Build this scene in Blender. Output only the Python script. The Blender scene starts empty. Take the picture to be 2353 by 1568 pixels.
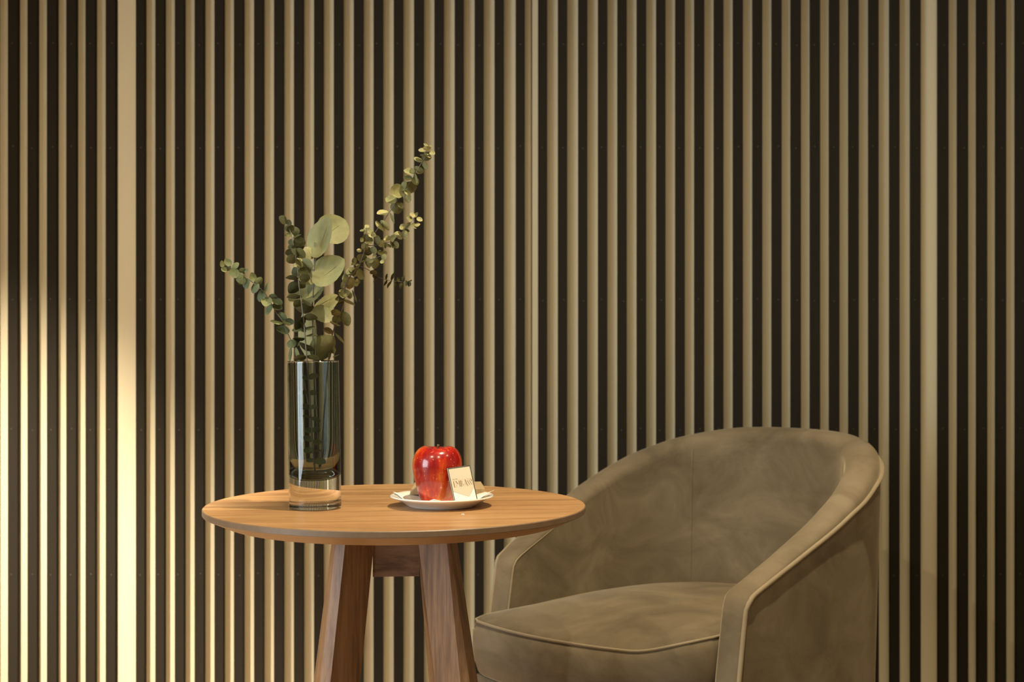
import bpy, bmesh, math, random
from mathutils import Vector, Matrix

random.seed(7)
scene = bpy.context.scene
COL = scene.collection
R = math.radians

# ------------------------------------------------------------------ camera
F = 3050.0                       # focal length in pixels of the 2353 x 1568 frame
CX, CY, CAMZ = 1176.5, 784.0, 1.0
cam = bpy.data.cameras.new('camera')
cam.sensor_width = 36.0
cam.lens = F / 2353.0 * 36.0
cam.clip_start = 0.05
cam.dof.use_dof = True
cam.dof.focus_distance = 2.03
cam.dof.aperture_fstop = 6.3
cam_o = bpy.data.objects.new('camera', cam)
cam_o.location = (0, 0, CAMZ)
cam_o.rotation_euler = (R(90), 0, 0)
COL.objects.link(cam_o)
scene.camera = cam_o

# ------------------------------------------------------------------ world, daylight, exposure
world = bpy.data.worlds.new('world')
scene.world = world
world.use_nodes = True
wb = world.node_tree.nodes['Background']
wb.inputs[0].default_value = (0.84, 0.92, 1.0, 1)
wb.inputs[1].default_value = 12.0

vs = scene.view_settings
vs.view_transform = 'Standard'
vs.look = 'None'
vs.exposure = 0.0
vs.gamma = 1.0
vs.use_curve_mapping = False
cy = scene.cycles
cy.use_denoising = True
cy.max_bounces = 14
cy.diffuse_bounces = 5
cy.glossy_bounces = 6
cy.transmission_bounces = 14
cy.transparent_max_bounces = 32
cy.sample_clamp_indirect = 6.0
cy.blur_glossy = 0.5

ROOM_X0, ROOM_X1, ROOM_Y0, WALL_Y, CEIL = -3.0, 3.5, -3.2, 3.30, 2.75
WIN_Y0, WIN_Y1, WIN_Z0, WIN_Z1 = -1.2, 0.9, 0.35, 2.45

portal = bpy.data.lights.new('window_portal', 'AREA')
portal.shape = 'RECTANGLE'
portal.size, portal.size_y = WIN_Y1 - WIN_Y0, WIN_Z1 - WIN_Z0
portal.cycles.is_portal = True
po = bpy.data.objects.new('window_portal', portal)
po.location = (ROOM_X0 - 0.05, (WIN_Y0 + WIN_Y1) / 2, (WIN_Z0 + WIN_Z1) / 2)
po.rotation_euler = (0, R(-90), 0)
COL.objects.link(po)

# ceiling spot lamps: x, y, watts, full cone, blend, colour, aim dx, dy
SPOTS = [
    (-1.35, 2.47, 1500, 58, 0.60, (1.0, 0.88, 0.70)),
    (0.36, 1.76, 215, 75, 0.6, (1.0, 0.82, 0.54)),
    (-1.10, 0.60, 54, 160, 0.4, (1.0, 0.84, 0.53)),  # added front fill on the window side, out of view
    (0.20, 0.30, 54, 160, 0.4, (1.0, 0.84, 0.53)),  # added front fill near the camera, out of view
    (1.60, 1.40, 22, 160, 0.4, (1.0, 0.84, 0.53)),  # added fill for the right side of chair and wall
]

# ------------------------------------------------------------------ helpers
def unproj(u, v, y):
    return Vector(((u - CX) / F * y, y, CAMZ - (v - CY) / F * y))

def mesh_obj(name, verts, faces, mat=None, parent=None, smooth=False, loc=None, rot=None):
    me = bpy.data.meshes.new(name)
    me.from_pydata([tuple(v) for v in verts], [], faces)
    me.validate()
    me.update()
    if smooth:
        for p in me.polygons:
            p.use_smooth = True
    o = bpy.data.objects.new(name, me)
    if mat:
        me.materials.append(mat)
    COL.objects.link(o)
    if parent:
        o.parent = parent
    if loc is not None:
        o.location = loc
    if rot is not None:
        o.rotation_euler = rot
    return o

def fix_normals(o):
    bm = bmesh.new()
    bm.from_mesh(o.data)
    bmesh.ops.remove_doubles(bm, verts=bm.verts, dist=1e-6)
    bmesh.ops.recalc_face_normals(bm, faces=bm.faces)
    bm.to_mesh(o.data)
    bm.free()

def sharp(o, ang=40):
    for p in o.data.polygons:
        p.use_smooth = True
    bm = bmesh.new()
    bm.from_mesh(o.data)
    for e in bm.edges:
        if len(e.link_faces) == 2 and e.calc_face_angle(0) > R(ang):
            e.smooth = False
    bm.to_mesh(o.data)
    bm.free()

def empty(name, loc=(0, 0, 0), rz=0.0):
    o = bpy.data.objects.new(name, None)
    o.location = loc
    o.rotation_euler = (0, 0, rz)
    o.empty_display_size = 0.05
    COL.objects.link(o)
    return o

def tag(o, label, cat, group=None):
    o['label'] = label
    o['category'] = cat
    if group:
        o['group'] = group

def box_data(x0, x1, y0, y1, z0, z1):
    v = [(x0, y0, z0), (x1, y0, z0), (x1, y1, z0), (x0, y1, z0),
         (x0, y0, z1), (x1, y0, z1), (x1, y1, z1), (x0, y1, z1)]
    f = [(0, 3, 2, 1), (4, 5, 6, 7), (0, 1, 5, 4), (1, 2, 6, 5), (2, 3, 7, 6), (3, 0, 4, 7)]
    return v, f

def box(name, x0, x1, y0, y1, z0, z1, mat, parent=None, bevel=0.0):
    v, f = box_data(x0, x1, y0, y1, z0, z1)
    o = mesh_obj(name, v, f, mat, parent)
    if bevel:
        bm = bmesh.new()
        bm.from_mesh(o.data)
        bmesh.ops.bevel(bm, geom=bm.edges[:], offset=bevel, segments=2, affect='EDGES', profile=0.5)
        bm.to_mesh(o.data)
        bm.free()
        sharp(o, 50)
    return o

def lathe(name, prof, seg, mat, parent=None, close=False, ang=35, lob=None):
    vs_, fs = [], []
    n = len(prof)
    for r, z in prof:
        for k in range(seg):
            a = 2 * math.pi * k / seg
            rr, zz = (r, z) if lob is None else lob(r, z, a)
            vs_.append((rr * math.cos(a), rr * math.sin(a), zz))
    rng = n if close else n - 1
    for i in range(rng):
        j = (i + 1) % n
        for k in range(seg):
            k2 = (k + 1) % seg
            fs.append((i * seg + k, i * seg + k2, j * seg + k2, j * seg + k))
    o = mesh_obj(name, vs_, fs, mat, parent, smooth=True)
    bm = bmesh.new()
    bm.from_mesh(o.data)
    bmesh.ops.remove_doubles(bm, verts=bm.verts, dist=1e-6)
    bmesh.ops.dissolve_degenerate(bm, edges=bm.edges, dist=1e-7)
    bmesh.ops.recalc_face_normals(bm, faces=bm.faces)
    bm.to_mesh(o.data)
    bm.free()
    sharp(o, ang)
    return o

def tube_data(pts, rad, seg=6, base=0):
    """tube along pts; rad a number or a list"""
    pts = [Vector(p) for p in pts]
    n = len(pts)
    rads = rad if isinstance(rad, (list, tuple)) else [rad] * n
    V, Fc = [], []
    up = Vector((0, 0, 1))
    prev = None
    for i, p in enumerate(pts):
        t = (pts[min(i + 1, n - 1)] - pts[max(i - 1, 0)]).normalized()
        if prev is None:
            ref = up if abs(t.dot(up)) < 0.9 else Vector((1, 0, 0))
            a = t.cross(ref).normalized()
        else:
            a = (prev - t * prev.dot(t)).normalized()
        prev = a
        b = t.cross(a).normalized()
        for k in range(seg):
            an = 2 * math.pi * k / seg
            V.append(p + (a * math.cos(an) + b * math.sin(an)) * rads[i])
    for i in range(n - 1):
        for k in range(seg):
            k2 = (k + 1) % seg
            Fc.append((base + i * seg + k, base + i * seg + k2, base + (i + 1) * seg + k2, base + (i + 1) * seg + k))
    Fc.append(tuple(base + k for k in range(seg))[::-1])
    Fc.append(tuple(base + (n - 1) * seg + k for k in range(seg)))
    return V, Fc

def tube(name, pts, rad, mat, parent=None, seg=8):
    v, f = tube_data(pts, rad, seg)
    return mesh_obj(name, v, f, mat, parent, smooth=True)

def lerp(a, b, t):
    return a + (b - a) * t

def interp(x, xs, ys):
    if x <= xs[0]:
        return ys[0]
    for i in range(len(xs) - 1):
        if x <= xs[i + 1]:
            t = (x - xs[i]) / (xs[i + 1] - xs[i])
            return lerp(ys[i], ys[i + 1], t)
    return ys[-1]

def catmull(pts, n):
    pts = [Vector(p) for p in pts]
    P = [pts[0] * 2 - pts[1]] + pts + [pts[-1] * 2 - pts[-2]]
    out = []
    for i in range(1, len(P) - 2):
        for k in range(n):
            t = k / n
            a, b, c, d = P[i - 1], P[i], P[i + 1], P[i + 2]
            out.append(0.5 * ((2 * b) + (c - a) * t + (2 * a - 5 * b + 4 * c - d) * t * t + (3 * b - a - 3 * c + d) * t ** 3))
    out.append(pts[-1])
    return out

# ------------------------------------------------------------------ materials
def new_mat(name):
    m = bpy.data.materials.new(name)
    m.use_nodes = True
    nt = m.node_tree
    b = nt.nodes['Principled BSDF']
    return m, nt, b

def node(nt, typ, **kw):
    n = nt.nodes.new(typ)
    for k, v in kw.items():
        setattr(n, k, v)
    return n

def ramp(nt, fac, stops):
    r = node(nt, 'ShaderNodeValToRGB')
    e = r.color_ramp.elements
    while len(e) < len(stops):
        e.new(0.5)
    for el, (p, c) in zip(e, stops):
        el.position = p
        el.color = (*c, 1)
    nt.links.new(fac, r.inputs[0])
    return r.outputs[0]

def noise(nt, vec, scale, detail=4, rough=0.55, dist=0.0):
    n = node(nt, 'ShaderNodeTexNoise')
    n.inputs['Scale'].default_value = scale
    n.inputs['Detail'].default_value = detail
    n.inputs['Roughness'].default_value = rough
    n.inputs['Distortion'].default_value = dist
    if vec is not None:
        nt.links.new(vec, n.inputs['Vector'])
    return n.outputs['Fac']

def coords(nt, kind='Object', scale=(1, 1, 1), rot=(0, 0, 0)):
    t = node(nt, 'ShaderNodeTexCoord')
    m = node(nt, 'ShaderNodeMapping')
    m.inputs['Scale'].default_value = scale
    m.inputs['Rotation'].default_value = rot
    nt.links.new(t.outputs[kind], m.inputs['Vector'])
    return m.outputs[0]

def bump(nt, b, h, strength, dist=0.001):
    n = node(nt, 'ShaderNodeBump')
    n.inputs['Strength'].default_value = strength
    n.inputs['Distance'].default_value = dist
    nt.links.new(h, n.inputs['Height'])
    nt.links.new(n.outputs[0], b.inputs['Normal'])

def mottled(name, c1, c2, scale, rough=0.6, bump_s=0.0, stretch=(1, 1, 1), spec=0.5, sheen=0.0):
    m, nt, b = new_mat(name)
    f = noise(nt, coords(nt, scale=stretch), scale, 5)
    nt.links.new(ramp(nt, f, [(0.3, c1), (0.7, c2)]), b.inputs['Base Color'])
    b.inputs['Roughness'].default_value = rough
    b.inputs['Specular IOR Level'].default_value = spec
    if sheen:
        b.inputs['Sheen Weight'].default_value = sheen
        b.inputs['Sheen Roughness'].default_value = 0.5
        b.inputs['Sheen Tint'].default_value = (0.9, 0.82, 0.62, 1)
    if bump_s:
        bump(nt, b, f, bump_s)
    return m

def wood(name, dark, mid, light, grain=(1.5, 34, 34), rot=(0, 0, 0), rough=0.45, fine=9.0, coat=0.0):
    m, nt, b = new_mat(name)
    vec = coords(nt, scale=grain, rot=rot)
    f1 = noise(nt, vec, 1.0, 6, 0.6, 0.6)
    vec2 = coords(nt, scale=tuple(g * fine for g in grain), rot=rot)
    f2 = noise(nt, vec2, 1.0, 3, 0.6)
    mix = node(nt, 'ShaderNodeMath', operation='MULTIPLY_ADD')
    nt.links.new(f2, mix.inputs[0])
    mix.inputs[1].default_value = 0.5
    nt.links.new(f1, mix.inputs[2])
    nt.links.new(ramp(nt, mix.outputs[0], [(0.56, dark), (0.73, mid), (0.92, light)]), b.inputs['Base Color'])
    b.inputs['Roughness'].default_value = rough
    b.inputs['Coat Weight'].default_value = coat
    b.inputs['Coat Roughness'].default_value = 0.3
    bump(nt, b, f2, 0.05, 0.0005)
    return m

M = {}
M['cream'] = mottled('cream_laminate', (0.66, 0.58, 0.405), (0.70, 0.62, 0.435), 3.0, 0.55, stretch=(3, 3, 0.4), spec=0.3)
M['batten'] = mottled('dark_stained_batten', (0.019, 0.0155, 0.0105), (0.027, 0.022, 0.015), 6.0, 0.75, 0.05, stretch=(12, 12, 0.8), spec=0.12)
M['nail'] = mottled('nail_head', (0.05, 0.043, 0.03), (0.075, 0.065, 0.045), 40, 0.5)
M['plaster'] = mottled('plaster', (0.50, 0.42, 0.30), (0.54, 0.46, 0.33), 3.0, 0.85, 0.02)
M['ceiling'] = mottled('ceiling_paint', (0.62, 0.56, 0.45), (0.66, 0.60, 0.48), 3.0, 0.9)
M['floor'] = wood('floor_boards', (0.16, 0.10, 0.055), (0.24, 0.16, 0.09), (0.32, 0.22, 0.13), grain=(8, 0.6, 8), rough=0.4)
M['tabletop'] = wood('oiled_table_top', (0.25, 0.122, 0.047), (0.37, 0.200, 0.081), (0.46, 0.265, 0.117), grain=(2.2, 30, 30), rot=(0, 0, R(4)), rough=0.42, coat=0.06)
M['edge'] = mottled('table_edge_lacquer', (0.165, 0.108, 0.064), (0.195, 0.128, 0.078), 60, 0.45)
M['chamfer'] = wood('table_chamfer', (0.24, 0.118, 0.032), (0.28, 0.138, 0.040), (0.32, 0.16, 0.050), grain=(4, 4, 40), rough=0.5)
M['walnut'] = wood('walnut_leg', (0.12, 0.056, 0.022), (0.23, 0.117, 0.052), (0.34, 0.19, 0.092), grain=(42, 42, 2.6), rough=0.45, fine=5)
M['walnut_x'] = wood('walnut_apron', (0.10, 0.05, 0.028), (0.19, 0.10, 0.058), (0.25, 0.14, 0.085), grain=(7, 40, 44), rot=(0, R(22), 0), rough=0.5, fine=4)
M['metal'] = mottled('white_metal', (0.75, 0.73, 0.68), (0.8, 0.78, 0.72), 10, 0.4)
M['frame'] = mottled('window_frame_paint', (0.06, 0.06, 0.055), (0.075, 0.075, 0.07), 12, 0.45)

# velvet
m, nt, b = new_mat('taupe_velvet')
f1 = noise(nt, coords(nt, scale=(1, 1, 1.3)), 7.0, 6, 0.62, 0.8)
f2 = noise(nt, coords(nt, scale=(1, 1, 1)), 240.0, 3, 0.6)
nt.links.new(ramp(nt, f1, [(0.30, (0.108, 0.083, 0.052)), (0.50, (0.155, 0.121, 0.077)), (0.72, (0.215, 0.17, 0.112))]), b.inputs['Base Color'])
b.inputs['Roughness'].default_value = 0.85
b.inputs['Specular IOR Level'].default_value = 0.15
b.inputs['Sheen Weight'].default_value = 0.35
b.inputs['Sheen Roughness'].default_value = 0.4
b.inputs['Sheen Tint'].default_value = (0.85, 0.72, 0.50, 1)
bump(nt, b, f2, 0.12, 0.0006)
M['velvet'] = m
M['piping'] = mottled('piping_velvet', (0.24, 0.188, 0.118), (0.28, 0.22, 0.14), 30, 0.8, spec=0.15, sheen=0.4)

# porcelain, paper
m, nt, b = new_mat('white_porcelain')
b.inputs['Base Color'].default_value = (0.86, 0.84, 0.80, 1)
b.inputs['Roughness'].default_value = 0.12
b.inputs['Coat Weight'].default_value = 0.3
M['porcelain'] = m
M['napkin'] = mottled('napkin_paper', (0.84, 0.82, 0.78), (0.88, 0.86, 0.82), 60, 0.9, 0.2)
M['kraft'] = mottled('kraft_paper', (0.36, 0.265, 0.145), (0.47, 0.355, 0.205), 70, 0.8, 0.1)
M['card_edge'] = mottled('card_dark_edge', (0.055, 0.05, 0.035), (0.07, 0.062, 0.045), 30, 0.6)
M['card_white'] = mottled('card_white', (0.74, 0.71, 0.65), (0.76, 0.73, 0.67), 30, 0.6)
M['card_cream'] = mottled('card_cream', (0.56, 0.48, 0.36), (0.59, 0.505, 0.38), 12, 0.6)
M['ink'] = mottled('brown_ink', (0.16, 0.10, 0.045), (0.19, 0.12, 0.055), 30, 0.7)
M['ink_pale'] = mottled('pale_brown_ink', (0.40, 0.29, 0.16), (0.44, 0.32, 0.18), 30, 0.7)

# apple skin
m, nt, b = new_mat('red_apple_skin')
vec = coords(nt)
patch = noise(nt, coords(nt, scale=(1, 1, 0.8)), 24.0, 3, 0.5)
streak = noise(nt, coords(nt, scale=(150, 150, 12)), 1.0, 4, 0.6)
add = node(nt, 'ShaderNodeMath', operation='MULTIPLY_ADD')
nt.links.new(streak, add.inputs[0]); add.inputs[1].default_value = 0.45
nt.links.new(patch, add.inputs[2])
skin = ramp(nt, add.outputs[0], [(0.50, (0.16, 0.004, 0.007)), (0.68, (0.34, 0.010, 0.007)), (0.80, (0.54, 0.050, 0.007)), (0.93, (0.62, 0.16, 0.015))])
vor = node(nt, 'ShaderNodeTexVoronoi')
vor.inputs['Scale'].default_value = 250.0
nt.links.new(vec, vor.inputs['Vector'])
sp = node(nt, 'ShaderNodeMath', operation='LESS_THAN')
nt.links.new(vor.outputs['Distance'], sp.inputs[0]); sp.inputs[1].default_value = 0.16
sel = node(nt, 'ShaderNodeMath', operation='MULTIPLY')
gate = node(nt, 'ShaderNodeMath', operation='GREATER_THAN')
nt.links.new(vor.outputs['Color'], gate.inputs[0]); gate.inputs[1].default_value = 0.42
nt.links.new(sp.outputs[0], sel.inputs[0]); nt.links.new(gate.outputs[0], sel.inputs[1])
mx = node(nt, 'ShaderNodeMix', data_type='RGBA')
half = node(nt, 'ShaderNodeMath', operation='MULTIPLY'); half.inputs[1].default_value = 0.6
nt.links.new(sel.outputs[0], half.inputs[0])
nt.links.new(half.outputs[0], mx.inputs[0])
nt.links.new(skin, mx.inputs[6])
mx.inputs[7].default_value = (0.75, 0.42, 0.20, 1)
nt.links.new(mx.outputs[2], b.inputs['Base Color'])
b.inputs['Roughness'].default_value = 0.22
b.inputs['Coat Weight'].default_value = 0.5
b.inputs['Coat Roughness'].default_value = 0.08
M['apple'] = m
M['stalk'] = mottled('apple_stalk', (0.10, 0.06, 0.025), (0.18, 0.11, 0.05), 200, 0.7)

# glass
m, nt, b = new_mat('clear_glass')
b.inputs['Base Color'].default_value = (0.97, 0.985, 0.96, 1)
b.inputs['Roughness'].default_value = 0.0
b.inputs['IOR'].default_value = 1.5
b.inputs['Transmission Weight'].default_value = 1.0
M['glass'] = m

def thin_glass(name, tint, ior):
    m = bpy.data.materials.new(name)
    m.use_nodes = True
    nt = m.node_tree
    nt.nodes.clear()
    out = node(nt, 'ShaderNodeOutputMaterial')
    tr = node(nt, 'ShaderNodeBsdfTransparent'); tr.inputs[0].default_value = (*tint, 1)
    gl = node(nt, 'ShaderNodeBsdfGlossy'); gl.inputs['Roughness'].default_value = 0.02
    gl.inputs[0].default_value = (0.9, 0.93, 0.95, 1)
    fr = node(nt, 'ShaderNodeFresnel'); fr.inputs[0].default_value = ior
    mx = node(nt, 'ShaderNodeMixShader')
    nt.links.new(fr.outputs[0], mx.inputs[0])
    nt.links.new(tr.outputs[0], mx.inputs[1])
    nt.links.new(gl.outputs[0], mx.inputs[2])
    nt.links.new(mx.outputs[0], out.inputs[0])
    return m
m, nt, b = new_mat('smoked_glass')
gb = node(nt, 'ShaderNodeBsdfTransparent')
gb.inputs[0].default_value = (0.48, 0.52, 0.49, 1)
nt.links.new(gb.outputs[0], nt.nodes['Material Output'].inputs[0])
M['smoke'] = m
M['pane'] = thin_glass('window_glass', (0.96, 0.98, 0.97), 1.2)

def leaf_mat(name, c_dark, c_mid, c_light, transl=0.30):
    m = bpy.data.materials.new(name)
    m.use_nodes = True
    nt = m.node_tree
    b = nt.nodes['Principled BSDF']
    out = nt.nodes['Material Output']
    info = node(nt, 'ShaderNodeObjectInfo')
    f = noise(nt, coords(nt, scale=(1, 1, 1)), 3.0, 5, 0.6)
    mixf = node(nt, 'ShaderNodeMath', operation='MULTIPLY_ADD')
    nt.links.new(info.outputs['Random'], mixf.inputs[0]); mixf.inputs[1].default_value = 0.45
    sub = node(nt, 'ShaderNodeMath', operation='SUBTRACT')
    nt.links.new(f, sub.inputs[0]); sub.inputs[1].default_value = 0.22
    nt.links.new(sub.outputs[0], mixf.inputs[2])
    col = ramp(nt, mixf.outputs[0], [(0.15, c_dark), (0.5, c_mid), (0.85, c_light)])
    nt.links.new(col, b.inputs['Base Color'])
    b.inputs['Roughness'].default_value = 0.62
    b.inputs['Specular IOR Level'].default_value = 0.3
    tl = node(nt, 'ShaderNodeBsdfTranslucent')
    nt.links.new(col, tl.inputs[0])
    mx = node(nt, 'ShaderNodeMixShader'); mx.inputs[0].default_value = transl
    nt.links.new(b.outputs[0], mx.inputs[1]); nt.links.new(tl.outputs[0], mx.inputs[2])
    nt.links.new(mx.outputs[0], out.inputs[0])
    return m
M['leaf_sage'] = leaf_mat('sage_leaf', (0.08, 0.102, 0.052), (0.14, 0.172, 0.082), (0.25, 0.245, 0.092), 0.10)
M['leaf_dark'] = leaf_mat('dark_olive_leaf', (0.036, 0.042, 0.017), (0.062, 0.070, 0.028), (0.13, 0.118, 0.036), 0.12)
M['leaf_pale'] = leaf_mat('pale_olive_leaf', (0.175, 0.184, 0.090), (0.25, 0.25, 0.12), (0.34, 0.32, 0.15), 0.10)
M['leaf_gold'] = leaf_mat('golden_olive_leaf', (0.115, 0.124, 0.052), (0.23, 0.224, 0.092), (0.44, 0.40, 0.175), 0.12)
M['stem'] = mottled('grey_stem', (0.11, 0.10, 0.075), (0.22, 0.20, 0.17), 120, 0.6, stretch=(1, 1, 0.3))

# ------------------------------------------------------------------ the room
fl = box('floor', ROOM_X0, ROOM_X1, ROOM_Y0, WALL_Y + 0.1, -0.08, 0.0, M['floor']); fl['kind'] = 'structure'
cl = box('ceiling', ROOM_X0, ROOM_X1, ROOM_Y0, WALL_Y + 0.1, CEIL, CEIL + 0.08, M['ceiling']); cl['kind'] = 'structure'
wr = box('wall_right', ROOM_X1, ROOM_X1 + 0.1, ROOM_Y0, WALL_Y + 0.1, 0, CEIL, M['plaster']); wr['kind'] = 'structure'
wf = box('wall_front', ROOM_X0 - 0.1, ROOM_X1 + 0.1, ROOM_Y0 - 0.1, ROOM_Y0, 0, CEIL, M['plaster']); wf['kind'] = 'structure'

V, Fc = [], []
for (ya, yb, za, zb) in ((ROOM_Y0, WIN_Y0, 0, CEIL), (WIN_Y1, WALL_Y + 0.1, 0, CEIL),
                         (WIN_Y0, WIN_Y1, 0, WIN_Z0), (WIN_Y0, WIN_Y1, WIN_Z1, CEIL)):
    v, f = box_data(ROOM_X0 - 0.1, ROOM_X0, ya, yb, za, zb)
    Fc += [tuple(i + len(V) for i in q) for q in f]
    V += v
wl = mesh_obj('wall_left', V, Fc, M['plaster']); wl['kind'] = 'structure'

win = empty('window_1', (ROOM_X0 - 0.05, (WIN_Y0 + WIN_Y1) / 2, WIN_Z0)); win['kind'] = 'structure'
hw, hh, fw = (WIN_Y1 - WIN_Y0) / 2, WIN_Z1 - WIN_Z0, 0.06
box('window_frame', -0.03, 0.03, -hw, -hw + fw, 0, hh, M['frame'], win)
box('window_frame', -0.03, 0.03, hw - fw, hw, 0, hh, M['frame'], win)
box('window_frame', -0.03, 0.03, -hw + fw, hw - fw, 0, fw, M['frame'], win)
box('window_frame', -0.03, 0.03, -hw + fw, hw - fw, hh - fw, hh, M['frame'], win)
for k in (-1, 1):
    box('mullion', -0.025, 0.025, k * hw / 3 - 0.025, k * hw / 3 + 0.025, fw, hh - fw, M['frame'], win)
for k in (-1, 0, 1):
    c = k * (hw * 2 / 3 - 0.004)
    box('pane', -0.003, 0.003, c - hw / 3 + 0.045, c + hw / 3 - 0.045, fw, hh - fw, M['pane'], win)

# back wall: cream boards with dark upright battens nailed on
BD = 0.018                                   # batten depth
BW = 0.0222                                  # batten width
wb_o = box('wall_back', ROOM_X0, ROOM_X1, WALL_Y + 0.02, WALL_Y + 0.1, 0, CEIL, M['plaster'])
wb_o['kind'] = 'structure'
def wx(u, y=WALL_Y):
    return (u - CX) / F * y
cuts = [ROOM_X0, wx(256), wx(1221.2), wx(2151.5), ROOM_X1]
for a, b_ in zip(cuts[:-1], cuts[1:]):
    box('panel', a + 0.0016, b_ - 0.0016, WALL_Y, WALL_Y + 0.02, 0, CEIL, M['cream'], wb_o)
# light gaps measured between battens (left edge, right edge)
GAPS = [(1.7, 18), (46.2, 62.9), (90.3, 107.6), (135.1, 152), (179.9, 196.2), (223.2, 241), (271.6, 312.1),
        (336.5, 356.7), (381.3, 401.5), (426.5, 447), (471.9, 492.6), (516.8, 537.4), (561.9, 583.6),
        (607.7, 629.5), (653.4, 675.2), (699, 721.4), (744.2, 766.9), (790, 812.7), (835.9, 858.2),
        (881, 904.6), (927.3, 951.2), (974.6, 997.9), (1020.3, 1044.6), (1066.1, 1090.4), (1111.8, 1136.2),
        (1158.3, 1184.8), (1206.3, 1236.1), (1257.6, 1281.6), (1303.6, 1328.1), (1349.9, 1373.5),
        (1395.9, 1418), (1440.4, 1462.3), (1485.2, 1507.1), (1529.5, 1550.8), (1573.9, 1594.5),
        (1618.7, 1639.3), (1662.7, 1683.2), (1707.4, 1728), (1751.9, 1772.1), (1796.4, 1815.7),
        (1840.7, 1860), (1884.8, 1903.9), (1929.3, 1948.4), (1973.7, 1994.2), (2019.3, 2042.4),
        (2067.4, 2090.1), (2115.1, 2151.7), (2180.9, 2198.2), (2225.2, 2242), (2269, 2285.8), (2312.5, 2329.8)]
bars = []
for (a, b_), (c, d) in zip(GAPS[:-1], GAPS[1:]):
    if (b_ + c) / 2 < CX:                     # right flank of the batten is in view
        x1 = wx(c)
        x0 = wx(b_, WALL_Y - BD)
    else:
        x0 = wx(b_)
        x1 = wx(c, WALL_Y - BD)
    mid = (x0 + x1) / 2
    w = min(max(x1 - x0, 0.0205), 0.0240)
    bars.append((mid - w / 2, mid + w / 2))
x = bars[0][0] - 0.0265 - 0.0222
while x > ROOM_X0 + 0.03:
    bars.append((x, x + BW)); x -= 0.0486
x = bars[49][1] + 0.0265
while x < ROOM_X1 - 0.05:
    bars.append((x, x + BW)); x += 0.0486
bv, bf = box_data(-0.5, 0.5, -BD, 0.0, 0, CEIL)
bme = bpy.data.meshes.new('batten')
bme.from_pydata(bv, [], bf); bme.materials.append(M['batten'])
NV, NF = [], []
for x0, x1 in bars:
    o = bpy.data.objects.new('batten', bme)
    o.location = ((x0 + x1) / 2, WALL_Y, 0)
    o.scale = (x1 - x0, 1, 1)
    o.parent = wb_o
    COL.objects.link(o)
    for pv in (105, 341, 690, 985, 1318):     # a nail head every third of a metre
        xc = (x0 + x1) / 2 + random.uniform(-0.004, 0.004)
        zc = CAMZ - (pv + random.uniform(-3, 3) - CY) / F * WALL_Y
        b0 = len(NV)
        for k in range(6):
            an = k * math.pi / 3
            NV.append((xc + 0.0016 * math.cos(an), WALL_Y - BD - 0.0005, zc + 0.0016 * math.sin(an)))
        NF.append(tuple(range(b0, b0 + 6))[::-1])
        for k in range(6):
            an = k * math.pi / 3
            NV.append((xc + 0.0019 * math.cos(an), WALL_Y - BD + 0.0002, zc + 0.0019 * math.sin(an)))
        for k in range(6):
            k2 = (k + 1) % 6
            NF.append((b0 + k, b0 + k2, b0 + 6 + k2, b0 + 6 + k))
nh = mesh_obj('nail_heads', NV, NF, M['nail'], wb_o)
nh['kind'] = 'stuff'
box('corner_post', wx(271.6, WALL_Y - 0.016), wx(312.1, WALL_Y - 0.016) , WALL_Y - 0.016, WALL_Y, 0, CEIL, M['cream'], wb_o)
box('corner_post', wx(2115.1), wx(2151.7), WALL_Y - 0.004, WALL_Y, 0, CEIL, M['cream'], wb_o)

# ceiling downlights (above the frame) with their lamps; last three added for fill
for i, (sx, sy, watts, cone, blend, colr) in enumerate(SPOTS):
    lt = empty('ceiling_downlight', (sx, sy, CEIL))
    tag(lt, ['white recessed downlight close to the batten wall on the window side',
             'white recessed downlight above the round table and armchair',
             'added fill lamp in a white recessed fitting nearest the window',
             'added fill lamp in a white recessed fitting above the middle of the room',
             'added fill lamp in a white recessed fitting nearest the right wall'][i], 'downlight', 'ceiling downlights')
    lathe('ring', [(0.034, -0.001), (0.050, -0.001), (0.052, -0.006), (0.036, -0.010), (0.034, -0.004)], 24, M['metal'], lt, close=True)
    lathe('reflector', [(0.0, -0.0005), (0.033, -0.0005), (0.033, -0.002), (0.0, -0.002)], 24, M['metal'], lt)
    ld = bpy.data.lights.new('spot_lamp', 'SPOT')
    ld.energy = watts
    ld.spot_size = R(cone)
    ld.spot_blend = blend
    ld.color = colr
    ld.shadow_soft_size = 0.016
    lo = bpy.data.objects.new('spot_lamp', ld)
    lo.location = (0, 0, -0.045)
    lo.parent = lt
    COL.objects.link(lo)

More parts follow.
